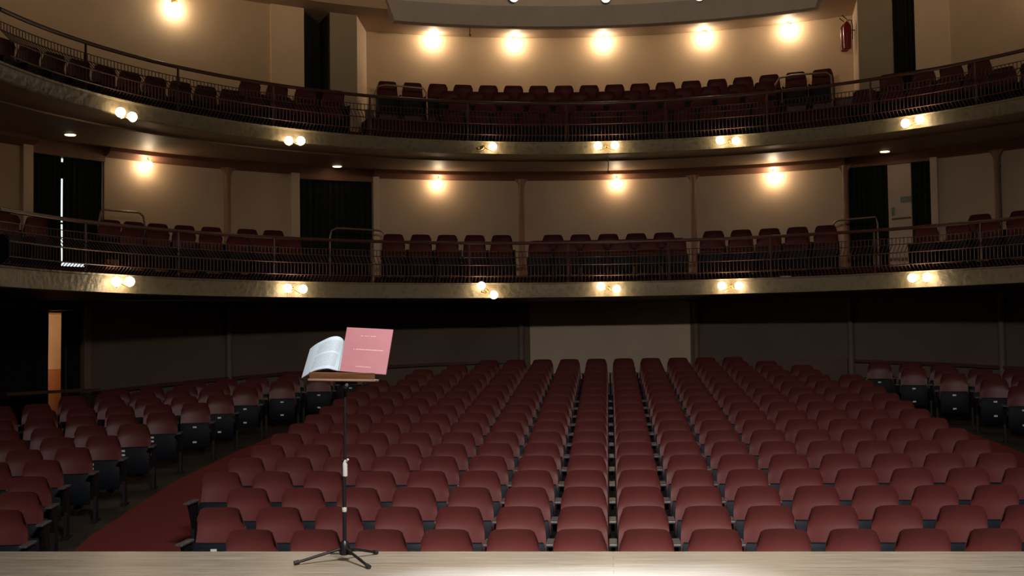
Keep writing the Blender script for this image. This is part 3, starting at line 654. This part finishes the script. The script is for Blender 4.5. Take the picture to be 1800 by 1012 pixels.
for fx, fy in ((-1.925, 7.19), (-1.50, 7.555), (-1.452, 7.075)):
    dx, dy = fx - SX, fy - SY
    lg = MB().tube([(dx * .08, dy * .08, .075), (dx * .97, dy * .97, .016)], .009, 8).build('leg', M['black'], t, smooth=True)
    MB().tube([(dx * .93, dy * .93, .0185), (dx * 1.03, dy * 1.03, .0135)], .0135, 10).build('rubber_foot', M['rubber'], lg, smooth=True)
    MB().tube([(dx * .05, dy * .05, .045), (dx * .3, dy * .3, .052)], .005, 6).build('strut', M['black'], lg)
MB().lathe([(.02, 1.06), (.028, 1.07), (.03, 1.10), (.022, 1.125)], 14, Matrix.Translation((.012, 0, 0))).build('tilt_joint', M['black'], t, smooth=True)
MB().tube([(.012, 0, 1.09), (.03, -.035, 1.085)], .010, 8).build('wing_screw', M['chrome'], t, smooth=True)
W2 = lambda p: (p[0] - SX, p[1] - SY, p[2])
# sloping desk board behind the scores and the ledge they stand on
n = Vector((0, .34, .94)); L0 = Vector((-1.858 - SX, 7.36 - SY, 1.135)); R0 = Vector((-1.4392 - SX, 7.34 - SY, 1.123))
def slab(a, b_, up, th_, name, mt, bev=.004):
    a, b_, up, th_ = map(Vector, (a, b_, up, th_)); vs = [a, b_, b_ + up, a + up]; vs += [v + th_ for v in vs]
    return MB().add(vs, [(3, 2, 1, 0), (4, 5, 6, 7), (0, 1, 5, 4), (1, 2, 6, 5), (2, 3, 7, 6), (3, 0, 4, 7)]).build(name, mt, t, False, bev)
slab(L0 + Vector((.04, .02, .01)), R0 + Vector((-.04, .02, .01)), (.03, .085, .215), (0, .012, -.004), 'desk_board', M['ledge'])
slab((-1.862 - SX, 7.262 - SY, 1.128), (-1.435 - SX, 7.242 - SY, 1.118), (0, .128, -.006), (0, .0, -.014), 'ledge', M['ledge2'])
slab((-1.856 - SX, 7.280 - SY, 1.127), (-1.4412 - SX, 7.260 - SY, 1.117), (0, .010, .0), (0, -.004, .040), 'ledge_lip', M['ledge'], .003)
slab((.012 - .07, .03, 1.085), (.012 + .07, .03, 1.085), (0, .01, .05), (0, .012, 0), 'desk_bracket', M['black'])
# open score: curling left page block and the right page block behind the red cover
bot = [(-1.6899, 7.345, 1.1731), (-1.7176, 7.325, 1.181), (-1.7499, 7.31, 1.1888), (-1.8038, 7.31, 1.1824), (-1.8495, 7.32, 1.1686), (-1.8908, 7.34, 1.1473), (-1.9251, 7.36, 1.1293)]
top = [(-1.6691, 7.435, 1.3495), (-1.6765, 7.42, 1.3712), (-1.702, 7.405, 1.3858), (-1.7445, 7.4, 1.3829), (-1.7967, 7.405, 1.3621), (-1.848, 7.42, 1.3377), (-1.8898, 7.44, 1.3095)]
def smooth_line(P, n):
    P = [Vector(p) for p in P]; out = []
    for i in range(n + 1):
        s = i / n * (len(P) - 1); k = min(int(s), len(P) - 2); f = s - k
        p0, p1, p2, p3 = P[max(k - 1, 0)], P[k], P[k + 1], P[min(k + 2, len(P) - 1)]
        out.append(.5 * (2 * p1 + (p2 - p0) * f + (2 * p0 - 5 * p1 + 4 * p2 - p3) * f * f + (3 * p1 - p0 - 3 * p2 + p3) * f ** 3))
    return out
B_, T_ = smooth_line(bot, 24), smooth_line(top, 24)
sc = empty('open_score', (-1.80, 7.34, 1.15), 0, 'open white score with curling left pages on the music stand desk', 'score')
def page_block(B_, T_, off, name, mt, th_):
    b = MB(); rows = 8; n = len(B_); vs = []
    for j in range(rows + 1):
        for i in range(n): vs.append(B_[i].lerp(T_[i], j / rows) + Vector(off))
    k = len(vs); fs = []
    vs += [v + Vector((0, th_, -.004)) for v in vs]
    for j in range(rows):
        for i in range(n - 1):
            q = (j * n + i, j * n + i + 1, (j + 1) * n + i + 1, (j + 1) * n + i); fs += [q, tuple(k + e for e in q[::-1])]
    edge = list(range(n)) + [j * n + n - 1 for j in range(1, rows + 1)] + [rows * n + i for i in range(n - 2, -1, -1)] + [j * n for j in range(rows - 1, 0, -1)]
    for a, c in zip(edge, edge[1:] + edge[:1]): fs.append((a, k + a, k + c, c))
    b.add(vs, fs)
    for j in range(rows + 1):
        for i in range(n): b.uv[j * n + i] = (i / (n - 1), j / rows); b.uv[k + j * n + i] = (0, 0)
    return rel(sc, b.build(name, mt, smooth=True))
page_block(B_, T_, (0, 0, 0), 'top_page', M['page'], .003)
page_block(B_[:21], T_[:21], (.0, .004, -.002), 'left_pages', M['paper'], .014)
page_block([Vector((-1.6885, 7.36, 1.172)), Vector((-1.48, 7.352, 1.156))], [Vector((-1.664, 7.465, 1.40)), Vector((-1.455, 7.457, 1.385))], (0, 0, 0), 'right_pages', M['paper'], .010)
# red score leaning on the right half
BL, BR, TR, TL = map(Vector, ((-1.6758, 7.33, 1.1698), (-1.3804, 7.30, 1.146), (-1.3533, 7.42, 1.4236), (-1.6534, 7.45, 1.4427)))
rs = empty('red_score', BL, 0, 'pink red covered score leaning on the right of the music stand desk', 'score')
nr = (BR - BL).cross(TL - BL).normalized()
q = [BL, BR, TR, TL]
def slab2(off, th_, name, mt, sh=0):
    c = sum(q, Vector()) / 4; v0 = [p.lerp(c, sh) - nr * off for p in q]; v1 = [p - nr * th_ for p in v0]
    return rel(rs, MB().add(v0 + v1, [(0, 1, 2, 3), (7, 6, 5, 4), (0, 4, 5, 1), (1, 5, 6, 2), (2, 6, 7, 3), (3, 7, 4, 0)]).build(name, mt))
slab2(0, .0015, 'front_cover', M['pink']); slab2(.0016, .005, 'page_stack', M['paper'], .015); slab2(.0067, .0015, 'back_cover', M['pink'])
def text_line(v, u0, u1, h, seed):
    rnd = random.Random(seed); b = MB(); u = u0
    at = lambda uu, vv: BL.lerp(BR, uu).lerp(TL.lerp(TR, uu), vv) + nr * .0008
    while u < u1:                                        # faint letters, too blurred in the photograph to be read
        wd = rnd.uniform(.010, .018); hh = h * rnd.choice((.7, 1, 1))
        b.add([at(u, v), at(min(u + wd, u1), v), at(min(u + wd, u1), v + hh), at(u, v + hh)], [(0, 1, 2, 3)])
        u += wd + (.03 if rnd.random() < .12 else .007)
    rel(rs, b.build('printed_line', M['pinktext']))
text_line(.81, .33, .66, .022, 1); text_line(.50, .22, .86, .026, 2); text_line(.12, .33, .66, .022, 3)
